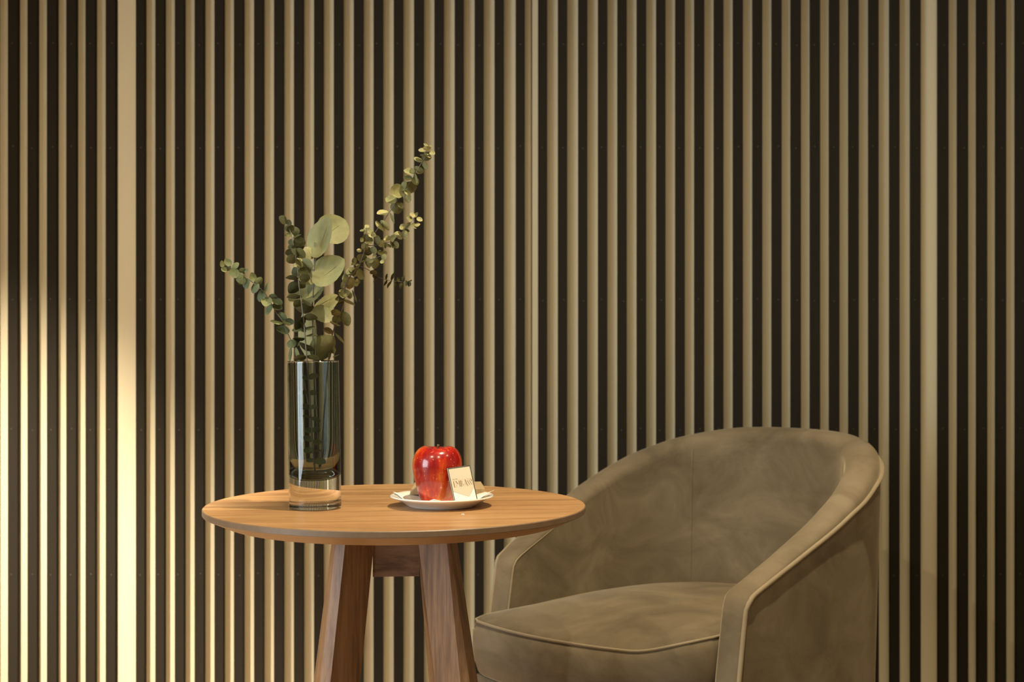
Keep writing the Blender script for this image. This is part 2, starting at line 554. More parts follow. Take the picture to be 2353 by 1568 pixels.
# ------------------------------------------------------------------ the round table
TX, TY, TZ, TR = -0.1838, 2.104, 0.741, 0.30
table = empty('round_table', (TX, TY, 0), R(5.0))
tag(table, 'round oak-coloured side table with splayed walnut legs', 'table')
top = lathe('table_top', [(0.0, TZ), (TR - 0.0012, TZ), (TR, TZ - 0.0012), (TR, TZ - 0.0085), (TR - 0.0008, TZ - 0.0095)], 160, M['tabletop'], table, ang=20)
top.data.materials.append(M['edge'])
for p in top.data.polygons:
    if abs(p.normal.z) < 0.9:
        p.material_index = 1
und = lathe('chamfered_underside', [(TR - 0.0008, TZ - 0.0095), (TR - 0.033, TZ - 0.0235), (TR - 0.036, TZ - 0.0245), (0.0, TZ - 0.0245)], 160, M['chamfer'], table, ang=20)
ZT, ZM = TZ - 0.0245, 0.486
def leg_loft(name, top_pts, mid_pts, par):
    n = len(top_pts)
    secs = []
    for z in (ZT, ZM, 0.24, 0.0):
        t = (ZT - z) / (ZT - ZM)
        secs.append([(lerp(a[0], b_[0], t), lerp(a[1], b_[1], t), z) for a, b_ in zip(top_pts, mid_pts)])
    V = [p for s in secs for p in s]
    Fc = []
    for i in range(3):
        for k in range(n):
            k2 = (k + 1) % n
            Fc.append((i * n + k, i * n + k2, (i + 1) * n + k2, (i + 1) * n + k))
    Fc.append(tuple(range(n)))
    Fc.append(tuple(range(3 * n, 4 * n))[::-1])
    o = mesh_obj(name, V, Fc, M['walnut'], par)
    fix_normals(o)
    return o
FY = -0.055                                  # front legs sit forward of the table centre
Ltop = [(-0.031, FY + 0.012), (-0.0745, FY - 0.022), (-0.0895, FY - 0.012), (-0.096, FY + 0.020), (-0.048, FY + 0.045)]
Lmid = [(-0.054, FY - 0.004), (-0.0985, FY - 0.036), (-0.114, FY - 0.027), (-0.125, FY + 0.004), (-0.072, FY + 0.028)]
Rtop = [(0.031, FY + 0.012), (0.075, FY - 0.022), (0.0785, FY - 0.021), (0.0905, FY + 0.014), (0.048, FY + 0.045)]
Rmid = [(0.0585, FY - 0.004), (0.097, FY - 0.036), (0.111, FY - 0.034), (0.124, FY - 0.000), (0.076, FY + 0.028)]
leg_loft('leg', Ltop, Lmid, table)
leg_loft('leg', Rtop, Rmid, table)
leg_loft('leg', [(-a, -b_) for a, b_ in Ltop], [(-a * 0.93, -b_) for a, b_ in Lmid], table)
leg_loft('leg', [(-a, -b_) for a, b_ in Rtop], [(-a * 0.93, -b_) for a, b_ in Rmid], table)
box('apron', -0.036, 0.036, FY + 0.012, -FY - 0.012, 0.6340, ZT, M['walnut_x'], table)

# ------------------------------------------------------------------ the tub armchair
chair = empty('tub_armchair', (0.184, 2.465, 0), math.atan2(-0.72, 0.693))
tag(chair, 'taupe velvet tub armchair with sloping piped arms behind the round table', 'armchair')
AO, BO, PW = 0.352, 0.640, 2.45
def sup(a, b_, t):
    """superellipse quarter-turn: t = 0 at the arm front, 1 at mid back (positive x side)"""
    an = t * math.pi / 2
    c, s = math.cos(an), math.sin(an)
    return a * abs(c) ** (2 / PW), b_ * abs(s) ** (2 / PW)
def fx(y):                                    # horseshoe plan: the arms draw in towards the front
    return interp(y, [-0.08, 0.0, 0.08, 0.16, 0.24, 0.34, 0.44, 0.64], [0.868, 0.880, 0.905, 0.940, 0.980, 1.02, 1.04, 1.04])
def th(y):
    return interp(y, [0.0, 0.12, 0.34, 0.64], [0.051, 0.054, 0.064, 0.074])
def Hy(y):
    return interp(y, [0.0, 0.03, 0.08, 0.15, 0.28, 0.40, 0.50, 0.57, 0.61, 0.64],
                  [0.562, 0.576, 0.597, 0.627, 0.680, 0.724, 0.752, 0.769, 0.777, 0.781])
NB = 40
plan = []                                     # outer plan curve of the right half
for k in range(NB + 1):
    xo, yo = sup(AO, BO, k / NB)
    plan.append(Vector((xo * fx(yo), yo)))
def inward(i):
    p0, p1 = plan[max(i - 1, 0)], plan[min(i + 1, NB)]
    if i == NB:
        return Vector((0, -1))
    t = (p1 - p0).normalized()
    return Vector((-t.y, t.x))
st = []                                       # stations of the right half, front bottom -> mid back: (xo, yo, xi, yi, z)
xf = AO * fx(0)
for k in range(7):
    t = k / 6
    z = lerp(0.07, 0.535, t)
    y = lerp(-0.075, -0.004, t ** 1.1)
    st.append((xf - 0.004, y, xf - th(0) + 0.001, y, z))
st += [(xf - 0.002, -0.001, xf - th(0) + 0.001, -0.001, 0.549), (xf, 0.006, xf - th(0), 0.006, 0.561), (xf, 0.018, xf - th(0), 0.018, 0.569)]
inner_plan = []
for k in range(NB + 1):
    xo, yo = plan[k]
    q = plan[k] + inward(k) * th(yo)
    inner_plan.append(q)
    if yo < 0.035:
        continue
    st.append((xo, yo, max(q.x, 0.0), max(q.y, 0.03), Hy(yo)))
full = [(-a, b_, -c, d, e) for a, b_, c, d, e in st] + [s for s in st[:-1]][::-1]
n = len(full)
CEN = Vector((0, 0.28, 0))
def outer_pt(s, z):
    k = 1 - 0.085 * max(0.80 - z, 0) / 0.80 if s[1] > 0.02 else 1 - 0.03 * max(s[4] - z, 0)
    k = 1 - 0.075 * max(s[4] - z, 0)
    return Vector((s[0] * k, (s[1] - 0.28) * k + 0.28 if s[1] > 0 else s[1], z))
def inner_pt(s, z):
    k = 1 - 0.10 * max(s[4] - z, 0)
    return Vector((s[2] * k, s[3] * k if s[3] > 0 else s[3], z))
# outer shell
ROWS = 9
V, Fc = [], []
for s in full:
    for j in range(ROWS + 1):
        z = lerp(s[4], 0.06, j / ROWS)
        p = outer_pt(s, z)
        V.append(p)
for i in range(n - 1):
    for j in range(ROWS):
        a = i * (ROWS + 1) + j
        Fc.append((a, a + 1, a + ROWS + 2, a + ROWS + 1))
o = mesh_obj('outer_shell', V, Fc, M['velvet'], chair, smooth=True)
# inner back
V, Fc = [], []
for s in full:
    zb = min(0.36, s[4] - 0.001)
    for j in range(ROWS + 1):
        z = lerp(s[4], zb, j / ROWS)
        V.append(inner_pt(s, z))
for i in range(n - 1):
    for j in range(ROWS):
        a = i * (ROWS + 1) + j
        Fc.append((a, a + ROWS + 1, a + ROWS + 2, a + 1))
mesh_obj('inner_back', V, Fc, M['velvet'], chair, smooth=True)
# band that runs over the arms and the top of the back
V, Fc = [], []
BS = 14
for i, s in enumerate(full):
    po_, pi_ = Vector((s[0], s[1], s[4])), Vector((s[2], s[3], s[4]))
    nxt, prv = full[min(i + 1, n - 1)], full[max(i - 1, 0)]
    tan = Vector((nxt[0] - prv[0], nxt[1] - prv[1], nxt[4] - prv[4])).normalized()
    nrm = (po_ - pi_).cross(tan)
    if s[1] > 0.03:
        if nrm.z < 0:
            nrm = -nrm
    elif nrm.y > 0:
        nrm = -nrm
    nrm.normalize()
    hm = lerp(0.008, 0.030, min(1, max(0, s[1] / 0.5)))
    for j in range(BS + 1):
        an = math.pi * j / BS
        t = 0.5 - 0.5 * math.cos(an)
        e = 0.9 if t < 0.5 else 0.75
        V.append(pi_.lerp(po_, t) + nrm * hm * math.sin(an) ** e)
for i in range(n - 1):
    for j in range(BS):
        a = i * (BS + 1) + j
        Fc.append((a, a + 1, a + BS + 2, a + BS + 1))
o = mesh_obj('arm_band', V, Fc, M['velvet'], chair, smooth=True)
# piping on the outer and inner edge of the band
oc = [Vector((s[0] * 1.003, s[1] + (0.002 if s[1] > 0.3 else 0), s[4])) for s in full]
ic = [Vector((s[2], s[3], s[4])) for s in full]
tube('piping', catmull(oc, 2), 0.0042, M['piping'], chair)
tp = [0.0018] * 8 + [0.0018 * (1 - k / 8) + 0.0001 for k in range(1, 9)]
tube('piping', ic[:16], tp, M['piping'], chair, seg=6)
tube('piping', ic[-16:], tp[::-1], M['piping'], chair, seg=6)
# stitched upright seam of the inner back, on both sides
for sgn in (-1, 1):
    sx_, sy_ = None, None
    best = min(full, key=lambda s: abs(s[2] - sgn * 0.195) + (0 if s[3] > 0.3 else 9))
    pts = [inner_pt(best, lerp(best[4], 0.40, k / 8)) + Vector((0, -0.0002, 0)) for k in range(9)]
    tube('seam', pts, 0.0016, M['velvet'], chair, seg=6)
# seat cushion
def cushion_outline(nf=34):
    pts = []
    for k in range(nf):                       # front edge, left to right
        l = lerp(-0.250, 0.250, k / (nf - 1))
        y = -0.148 + 0.85 * l * l + 0.13 * l
        e = (abs(l) - 0.215) / 0.035
        if e > 0:
            y += 0.040 * (1 - math.sqrt(max(0, 1 - e * e)))
        pts.append((l, y))
    back = []
    for k in range(0, NB + 1):
        q = inner_plan[k] + inward(k) * 0.012
        if q.y > 0.03 and q.x > 0.001:
            back.append((q.x, q.y - 0.012 * (q.y / 0.5)))
    pts += back
    pts += [(-x_, y_) for x_, y_ in back[::-1]]
    return pts
ol = cushion_outline()
no = len(ol)
CC = Vector((0, 0.18))
def zpip(l, y):
    e = max(0.0, min(1.0, (l - 0.14) / 0.14))
    return 0.466 + 0.030 * e * e * (3 - 2 * e) * (1 if y < 0.1 else max(0, 1 - (y - 0.1) / 0.2))
rings = []
for (inset, dz) in ((0.012, -0.105), (0.003, -0.098), (-0.004, -0.075), (-0.007, -0.05), (-0.006, -0.02), (0.0, 0.0)):
    rings.append([(x_, y_, inset, dz) for x_, y_ in ol])
V, Fc = [], []
def off(x_, y_, inset):
    d = Vector((x_, y_)) - CC
    L = d.length
    q = CC + d * ((L - inset) / L)
    return q
for ring in rings:
    for x_, y_, inset, dz in ring:
        q = off(x_, y_, inset)
        V.append((q.x, q.y, zpip(x_, y_) + dz))
TOPR = 9
for r_ in range(1, TOPR + 1):
    t = r_ / TOPR
    for x_, y_ in ol:
        d = Vector((x_, y_)) - CC
        q = CC + d * (1 - t)
        dome = 0.036 * (1 - (1 - t) ** 2.6)
        V.append((q.x, q.y, lerp(zpip(x_, y_), 0.466, t) + dome))
nr = len(rings) + TOPR
for i in range(nr - 1):
    for k in range(no):
        k2 = (k + 1) % no
        Fc.append((i * no + k, i * no + k2, (i + 1) * no + k2, (i + 1) * no + k))
Fc.append(tuple(range(no))[::-1])
cu = mesh_obj('seat_cushion', V, Fc, M['velvet'], chair, smooth=True)
bm = bmesh.new(); bm.from_mesh(cu.data)
bmesh.ops.remove_doubles(bm, verts=bm.verts, dist=1e-5)
bmesh.ops.recalc_face_normals(bm, faces=bm.faces)
bm.to_mesh(cu.data); bm.free()
pp = [Vector((x_, y_, zpip(x_, y_))) for x_, y_ in ol]
tube('piping', pp + pp[:1], 0.0026, M['piping'], cu, seg=6)
# front rail under the cushion and plinth
V, Fc = [], []
NR = 24
prof = [(0.0, 0.355), (-0.004, 0.345), (-0.005, 0.20), (-0.002, 0.08), (0.01, 0.07)]
for k in range(NR + 1):
    l = lerp(-0.252, 0.252, k / NR)
    y = -0.128 + 0.85 * l * l + 0.13 * l
    for dy, z in prof:
        V.append((l, y + dy, z))
    V.append((l, 0.30, 0.355))
m_ = len(prof) + 1
for k in range(NR):
    for j in range(len(prof) - 1):
        a = k * m_ + j
        Fc.append((a, a + 1, a + m_ + 1, a + m_))
    a = k * m_
    Fc.append((a, a + m_, a + 2 * m_ - 1, a + m_ - 1))
fr = mesh_obj('front_rail', V, Fc, M['velvet'], chair, smooth=True)
sharp(fr, 50)
for lx, ly in ((-0.25, -0.03), (0.25, -0.03), (-0.20, 0.46), (0.20, 0.46)):
    lathe('foot', [(0.0, 0.085), (0.024, 0.085), (0.018, 0.0), (0.0, 0.0)], 16, M['walnut'], chair).location = (lx, ly, 0)

# ------------------------------------------------------------------ vase
VX, VY = -0.3045, 2.055
vase = empty('glass_vase', (VX, VY, TZ))
vase.rotation_euler = (0, R(-0.9), 0)
tag(vase, 'tall cylindrical clear glass vase with smoky grey inner bowl on the table', 'vase')
H = 0.2285
outer = [(0.0, 0.0006), (0.0370, 0.0006), (0.0395, 0.0016), (0.0401, 0.004), (0.0401, 0.0075), (0.0398, 0.0081), (0.0398, 0.0083), (0.0401, 0.0089), (0.0401, 0.0095), (0.0401, 0.011), (0.0401, 0.02), (0.0401, 0.03), (0.0401, 0.045), (0.0401, 0.06), (0.0401, 0.08), (0.0400, 0.11), (0.0399, 0.14), (0.0398, 0.17), (0.0397, 0.20), (0.0396, H - 0.003), (0.0396, H - 0.0008), (0.0390, H)]
cav = [(0.0378, H), (0.0373, H - 0.0010), (0.0373, H - 0.003), (0.0373, 0.19), (0.0373, 0.15), (0.0373, 0.12), (0.0372, 0.100), (0.0366, 0.085), (0.0350, 0.0715), (0.0318, 0.0600), (0.0265, 0.0518), (0.0190, 0.0470), (0.0100, 0.0452), (0.0, 0.0448)]
def dense(p, k=3):
    q = catmull([Vector((a, b_, 0)) for a, b_ in p], k)
    return [(max(v.x, 0.0), v.y) for v in q]
cavd = cav[:2] + dense(cav[2:], 7)
lathe('glass_body', outer + cavd, 128, M['glass'], vase, ang=14)
off_prof = []
for i, (r_, z_) in enumerate(cavd[2:]):
    q0, q1 = cavd[2:][max(i - 1, 0)], cavd[2:][min(i + 1, len(cavd) - 3)]
    tx_, tz_ = q1[0] - q0[0], q1[1] - q0[1]
    L_ = math.hypot(tx_, tz_)
    off_prof.append((max(r_ - tz_ / L_ * 0.0013, 0.0), z_ + tx_ / L_ * 0.0013))
off_prof[-1] = (0.0, cavd[-1][1] - 0.0013)
lathe('smoked_bowl', off_prof, 96, M['smoke'], vase, ang=40)

# ------------------------------------------------------------------ eucalyptus sprigs
def make_leaf_mesh(name, tipness, cup, fold, wav):
    V, Fc = [(0, 0, 0)], []
    NA, NRr = 18, 3
    # outline in polar form about (0, .5)
    def outline(a):
        x_ = math.copysign(abs(math.sin(a)) ** 0.78, math.sin(a)) * 0.5
        y_ = 0.5 - math.cos(a) * 0.5
        x_ *= (0.90 + 0.10 * math.sin(math.pi * min(1, y_ * 1.15)))
        if y_ > 0.8:
            y_ += tipness * (y_ - 0.8) / 0.2 * (1 - abs(x_) / 0.3 if abs(x_) < 0.3 else 0)
        return x_, y_
    V = [(0, 0.5, -cup * 0.0)]
    for r_ in range(1, NRr + 1):
        t = r_ / NRr
        for k in range(NA):
            a = 2 * math.pi * k / NA
            ox, oy = outline(a)
            x_, y_ = ox * t, 0.5 + (oy - 0.5) * t
            z_ = cup * (x_ * x_ * 2.0 + (y_ - 0.5) ** 2 * 1.2) - fold * (1 - abs(x_) * 2) * 0.0 + fold * abs(x_)
            z_ += wav * math.sin(3 * a + 1.0) * t * t
            V.append((x_, y_, z_))
    for k in range(NA):
        Fc.append((0, 1 + k, 1 + (k + 1) % NA))
    for r_ in range(NRr - 1):
        for k in range(NA):
            a = 1 + r_ * NA + k
            b2 = 1 + r_ * NA + (k + 1) % NA
            Fc.append((a, a + NA, b2 + NA, b2))
    me = bpy.data.meshes.new(name)
    me.from_pydata(V, [], Fc)
    for p in me.polygons:
        p.use_smooth = True
    return me

LEAF_SHAPES = [(0.06, 0.22, 0.05, 0.015), (0.10, 0.35, 0.10, 0.02), (0.02, 0.12, 0.14, 0.03), (0.05, -0.2, -0.06, 0.02)]
leaf_cache = {}
def leaf_mesh(mat, idx):
    if (mat, idx) not in leaf_cache:
        me = make_leaf_mesh('leaf', *LEAF_SHAPES[idx])
        me.materials.append(M[mat])
        leaf_cache[(mat, idx)] = me
    return leaf_cache[(mat, idx)]

def crop(x0, y0, s):
    return lambda x_, y_: (x0 + x_ / s, y0 + y_ / s)
cA, cB = crop(480, 320, 4.3556), crop(580, 560, 5.2278)
cD, cE, cF = crop(480, 580, 7.84), crop(780, 480, 7.84), crop(860, 320, 7.127)
SC = {cA: 4.3556, cB: 5.2278, cD: 7.84, cE: 7.84, cF: 7.127}

def put_leaf(parent, stem_pts, spec, conv, mat, jitter=0.004, wr=0.97):
    bx, by, tx, ty, w, sg = spec
    u0, v0 = conv(bx, by)
    u1, v1 = conv(tx, ty)
    w = w / SC[conv] if conv in SC else w
    # depth: the nearest point of the stem
    best = min(stem_pts, key=lambda q: (q[0] - u0) ** 2 + (q[1] - v0) ** 2)
    Y = best[2] + random.uniform(-jitter, jitter)
    P = unproj(u0, v0, Y)
    d = Vector(((u1 - u0) / F * Y, 0, -(v1 - v0) / F * Y))
    l2 = d.length
    w2 = w / F * Y
    dh = d / l2
    perp = Vector((dh.z, 0, -dh.x))
    cand = []
    for s_ in (-1, 1):
        if w2 <= l2 * wr:
            ln, wd = l2, max(l2 * wr, w2 * 1.1)
            r_ = min(w2 / wd, 0.82)
            ax = dh.copy()
            wv = perp * r_ + Vector((0, s_ * math.sqrt(1 - r_ * r_), 0))
        else:
            wd = w2
            ln = w2 / wr
            r_ = min(l2 / ln, 0.82)
            ax = dh * r_ + Vector((0, s_ * math.sqrt(1 - r_ * r_), 0))
            wv = perp.copy()
        nn = wv.cross(ax).normalized()
        if nn.y > 0:
            nn = -nn
        cand.append((nn.z * sg, ax, wv, ln, wd, nn))
    cand.sort(key=lambda c: c[0])
    _, ax, wv, ln, wd, nn = cand[-1]
    up = nn if nn.z > 0 else -nn
    xv = ax.cross(up).normalized()
    o = bpy.data.objects.new('leaf', leaf_mesh(mat, random.randrange(len(LEAF_SHAPES))))
    mtx = Matrix.Identity(4)
    zsc = (ln + wd) / 2
    for r_ in range(3):
        mtx[r_][0] = xv[r_] * wd * 1.13
        mtx[r_][1] = ax[r_] * ln * 1.10
        mtx[r_][2] = up[r_] * zsc
        mtx[r_][3] = P[r_]
    o.matrix_basis = Matrix.Translation(-Vector(parent.location)) @ mtx
    o.parent = parent
    COL.objects.link(o)
    return o

def stem_of(parent, pts, r0, r1, name='stem'):
    P = [unproj(*p) - Vector(parent.location) for p in pts]
    P = catmull(P, 5)
    rads = [0.72 * lerp(r0, r1, i / (len(P) - 1)) for i in range(len(P))]
    v, f = tube_data(P, rads, 7)
    mesh_obj(name, v, f, M['stem'], parent, smooth=True)
    # dense pixel-space list for depth lookup
    out = []
    for a, b_ in zip(pts[:-1], pts[1:]):
        for k in range(8):
            out.append(tuple(lerp(a[i], b_[i], k / 8) for i in range(3)))
    out.append(pts[-1])
    return out

def px(conv, pts, ys):
    out = []
    for i, (a, b_) in enumerate(pts):
        u, v = conv(a, b_)
        out.append((u, v, interp(i / (len(pts) - 1), [0, 1], ys)))
    return out

RIMZ = TZ + H
# --- left sprig
s1 = empty('eucalyptus_sprig', (VX, VY, RIMZ))
tag(s1, 'grey-green eucalyptus sprig leaning furthest left out of the vase', 'sprig', 'eucalyptus sprigs in the vase')
sp1 = [(722, 1078, 2.058), (712, 960, 2.050), (690, 828, 2.036)] + px(cD, [(1555, 1750), (1470, 1568), (1400, 1420), (1345, 1260), (1230, 1110), (1140, 950), (1060, 810), (970, 690), (870, 610), (690, 470), (550, 365), (410, 280), (235, 270)], (2.034, 2.000))
L1 = stem_of(s1, sp1, 0.0014, 0.0005)
for sp_ in [(235, 275, 230, 165, 60, 1), (235, 275, 300, 345, 80, 1), (385, 250, 300, 150, 105, 1), (405, 280, 300, 270, 115, -1),
            (415, 275, 520, 200, 110, 1), (410, 290, 480, 445, 155, 1), (550, 365, 640, 310, 90, -1), (560, 370, 620, 545, 175, 1),
            (650, 370, 700, 310, 55, 1), (620, 470, 540, 560, 110, -1), (690, 470, 680, 640, 145, 1), (790, 530, 770, 390, 100, 1),
            (860, 540, 790, 710, 155, 1), (870, 590, 940, 475, 115, -1), (960, 680, 910, 865, 155, 1), (985, 735, 1040, 560, 65, 1),
            (1065, 815, 1040, 965, 180, 1), (1080, 815, 1210, 810, 95, -1), (1140, 850, 1300, 935, 100, 1), (1145, 950, 1060, 1105, 115, 1),
            (1150, 945, 1290, 1020, 145, 1), (1240, 1110, 1370, 1215, 110, -1), (1340, 1270, 1140, 1220, 50, 1), (1330, 1240, 1450, 1310, 70, 1),
            (1380, 1230, 1520, 1250, 115, -1), (1440, 1470, 1240, 1390, 125, 1), (1500, 1410, 1660, 1410, 75, 1)]:
    put_leaf(s1, L1, sp_, cD, 'leaf_sage')
for sp_ in [(470, 1150, 480, 1255, 105, 1), (480, 1240, 465, 1400, 55, 1), (490, 1250, 530, 1400, 60, -1), (500, 1120, 545, 1190, 40, 1)]:
    put_leaf(s1, L1, sp_, cB, 'leaf_sage')

# --- dark upright sprig in front
s2 = empty('eucalyptus_sprig', (VX, VY, RIMZ))
tag(s2, 'dark green upright eucalyptus sprig nearest the viewer, left of the big leaves', 'sprig', 'eucalyptus sprigs in the vase')
sp2 = [(724, 1090, 2.045), (715, 960, 2.030)] + px(cB, [(655, 1380), (640, 1220), (620, 960), (600, 800), (580, 640), (560, 500), (545, 320), (530, 200)], (2.024, 2.010)) + px(cA, [(855, 1110), (825, 960), (790, 860), (760, 770)], (2.008, 2.000))
L2 = stem_of(s2, sp2, 0.0017, 0.0006)
for sp_ in [(775, 845, 710, 785, 70, -1), (770, 830, 750, 762, 25, -1), (790, 860, 820, 812, 60, -1), (800, 890, 755, 895, 60, -1),
            (790, 930, 835, 870, 60, -1), (825, 930, 900, 900, 85, 1), (830, 970, 770, 965, 40, 1), (840, 1000, 915, 965, 25, 1),
            (845, 1040, 955, 1030, 90, -1), (840, 1030, 780, 1030, 60, -1), (850, 1060, 895, 1160, 50, 1), (865, 1110, 950, 1175, 80, -1),
            (850, 1120, 775, 1140, 70, -1), (840, 1090, 800, 1060, 60, 1), (880, 1190, 790, 1220, 90, -1), (880, 1200, 930, 1270, 45, 1),
            (890, 1310, 825, 1350, 90, -1), (895, 1320, 965, 1330, 95, -1), (900, 1410, 785, 1405, 35, -1), (910, 1410, 1000, 1385, 75, -1)]:
    put_leaf(s2, L2, sp_, cA, 'leaf_dark')
for sp_ in [(565, 480, 460, 580, 125, -1), (570, 480, 620, 520, 95, -1), (595, 660, 440, 665, 42, -1), (600, 665, 705, 730, 45, -1),
            (590, 690, 510, 750, 75, -1), (600, 740, 600, 845, 215, -1), (615, 870, 520, 1010, 60, -1), (620, 905, 755, 905, 78, -1),
            (620, 960, 560, 1020, 145, -1), (630, 1010, 740, 1000, 42, 1), (635, 1130, 500, 1135, 36, -1), (640, 1120, 770, 1110, 26, 1),
            (640, 1220, 610, 1285, 195, -1), (560, 1180, 545, 1225, 22, 1), (650, 1370, 520, 1395, 60, -1), (655, 1370, 790, 1390, 60, -1)]:
    put_leaf(s2, L2, sp_, cB, 'leaf_dark')
SC['px'] = 1.0
ident = lambda x_, y_: (x_, y_)
SC[ident] = 1.0
for k, vv in enumerate((872, 905, 935, 962, 990, 1015, 1040, 1062)):
    for sgn in (-1, 1):
        uu = interp(vv, [828, 960, 1090], [706, 715, 724])
        put_leaf(s2, L2, (uu, vv, uu + sgn * random.uniform(13, 24), vv + random.uniform(-9, 9), random.uniform(5, 14), random.choice((-1, 1))), ident, 'leaf_sage', 0.008)

# --- big-leaved sprig in the middle
s3 = empty('eucalyptus_sprig', (VX, VY, RIMZ))
tag(s3, 'eucalyptus sprig with large round pale olive leaves in the middle of the vase', 'sprig', 'eucalyptus sprigs in the vase')
sp3 = [(735, 1085, 2.070), (728, 960, 2.066), (722, 830, 2.060)] + px(cB, [(725, 1100), (722, 770), (738, 490), (762, 185)], (2.056, 2.040)) + [(748, 545, 2.042), (752, 520, 2.046)]
L3 = stem_of(s3, sp3, 0.0019, 0.0008)
big = [(cA, (1120, 1000, 1345, 790, 300, 1), 0.012), (cA, (1070, 1195, 1200, 842, 245, 1), -0.004), (cA, (1050, 1190, 975, 1090, 90, 1), 0.0),
       (cA, (1050, 1180, 1045, 1050, 70, -1), 0.006), (cB, (735, 475, 1065, 240, 335, 1), -0.010), (cB, (722, 760, 600, 505, 430, 1), -0.014),
       (cB, (740, 770, 995, 640, 190, 1), 0.010), (cB, (745, 765, 900, 925, 165, 1), -0.008), (cB, (735, 480, 575, 200, 150, 1), 0.010),
       (cB, (720, 320, 610, 205, 95, -1), 0.014), (cB, (760, 1400, 705, 810, 270, -1), 0.006), (cB, (745, 1385, 950, 1170, 265, -1), 0.000)]
for conv, sp_, dy in big:
    LL = [(a, b_, c + dy) for a, b_, c in L3]
    lf = put_leaf(s3, LL, sp_, conv, 'leaf_pale', 0.001)
    # raised midrib
    v, f = tube_data([(0, 0.0, 0.004), (0, 0.45, 0.006), (0, 0.93, 0.03)], [0.012, 0.008, 0.003], 5)
    if 'rib' not in leaf_cache:
        me = bpy.data.meshes.new('midrib'); me.from_pydata([tuple(q) for q in v], [], f); me.materials.append(M['leaf_pale'])
        leaf_cache['rib'] = me
    rb = bpy.data.objects.new('midrib', leaf_cache['rib'])
    rb.parent = lf
    COL.objects.link(rb)

# --- branching golden sprig on the right
s4 = empty('eucalyptus_sprig', (VX, VY, RIMZ))
tag(s4, 'tall branching eucalyptus sprig with small golden leaves leaning right out of the vase', 'sprig', 'eucalyptus sprigs in the vase')
main = [(737, 1080, 2.062), (744, 960, 2.066), (755, 830, 2.072)] + px(cB, [(930, 1200), (1000, 980), (1060, 850), (1085, 760), (1105, 640)], (2.072, 2.066)) + px(cE, [(110, 1380), (210, 1200), (340, 1060), (430, 820), (530, 600), (640, 430), (800, 210), (900, 60)], (2.064, 2.045)) + px(cF, [(380, 1000), (480, 850), (600, 690), (680, 550), (760, 410), (800, 340), (860, 250), (870, 140)], (2.044, 2.030))
L4 = stem_of(s4, main, 0.0017, 0.0005)
for sp_ in [(870, 140, 815, 85, 45, 1), (870, 140, 935, 110, 60, 1), (850, 195, 740, 185, 75, 1), (870, 200, 865, 150, 115, -1), (900, 215, 985, 240, 75, 1),
            (865, 215, 865, 247, 95, -1), (850, 250, 915, 300, 50, 1), (850, 265, 850, 335, 145, -1), (840, 270, 760, 265, 40, 1), (790, 350, 668, 300, 78, 1),
            (800, 360, 875, 465, 78, -1), (740, 460, 700, 542, 155, -1), (660, 560, 510, 530, 112, 1), (670, 570, 700, 710, 75, -1), (620, 650, 495, 640, 85, 1),
            (630, 630, 690, 740, 100, 1), (580, 700, 590, 855, 195, -1), (510, 690, 480, 830, 95, 1), (475, 845, 288, 870, 215, 1), (475, 860, 560, 1020, 125, -1),
            (500, 850, 580, 920, 65, 1), (370, 1010, 205, 990, 155, 1), (350, 1035, 380, 1200, 195, -1), (380, 1040, 450, 1130, 75, 1), (235, 1220, 60, 1215, 95, 1),
            (240, 1220, 300, 1365, 36, -1), (85, 1350, 220, 1475, 92, -1), (40, 1330, 160, 1480, 60, 1)]:
    put_leaf(s4, L4, sp_, cF, 'leaf_gold')
tw1 = px(cE, [(430, 830), (475, 640), (480, 520), (485, 400), (490, 320)], (2.055, 2.035))
T1 = stem_of(s4, tw1, 0.0008, 0.0004, 'twig')
for sp_ in [(490, 350, 495, 290, 78, 1), (490, 400, 470, 330, 82, 1), (460, 395, 378, 400, 45, 1), (500, 420, 590, 390, 85, 1), (480, 410, 450, 440, 32, 1),
            (520, 470, 640, 490, 105, 1), (480, 455, 480, 590, 145, -1), (440, 560, 370, 555, 78, 1), (530, 520, 590, 580, 75, 1), (640, 480, 680, 615, 108, -1),
            (460, 610, 585, 630, 52, 1), (475, 640, 400, 750, 130, -1), (400, 750, 320, 740, 72, 1), (500, 680, 500, 805, 175, -1), (530, 800, 575, 760, 22, 1),
            (570, 690, 640, 800, 105, -1), (400, 820, 390, 948, 170, -1), (320, 950, 230, 930, 115, 1), (350, 980, 470, 940, 32, 1), (480, 890, 520, 1040, 118, -1),
            (550, 900, 590, 970, 85, 1), (670, 880, 640, 1055, 145, -1), (590, 880, 660, 840, 75, 1), (750, 850, 770, 760, 165, 1), (750, 860, 840, 880, 105, 1),
            (750, 930, 800, 985, 75, 1), (290, 1010, 205, 1010, 42, 1), (290, 1030, 345, 1010, 42, 1), (350, 1090, 420, 1250, 135, -1), (300, 1050, 330, 1120, 75, -1)]:
    put_leaf(s4, T1 + L4, sp_, cE, 'leaf_gold')
twb = px(cE, [(420, 960), (520, 930), (640, 890), (750, 850)], (2.058, 2.045))
stem_of(s4, twb, 0.0006, 0.0004, 'twig')
tw2 = px(cE, [(490, 660), (580, 660), (700, 650), (830, 610), (920, 590), (1040, 510), (1180, 360), (1280, 250), (1360, 150), (1400, 100)], (2.054, 2.075))
T2 = stem_of(s4, tw2, 0.0009, 0.0004, 'twig')
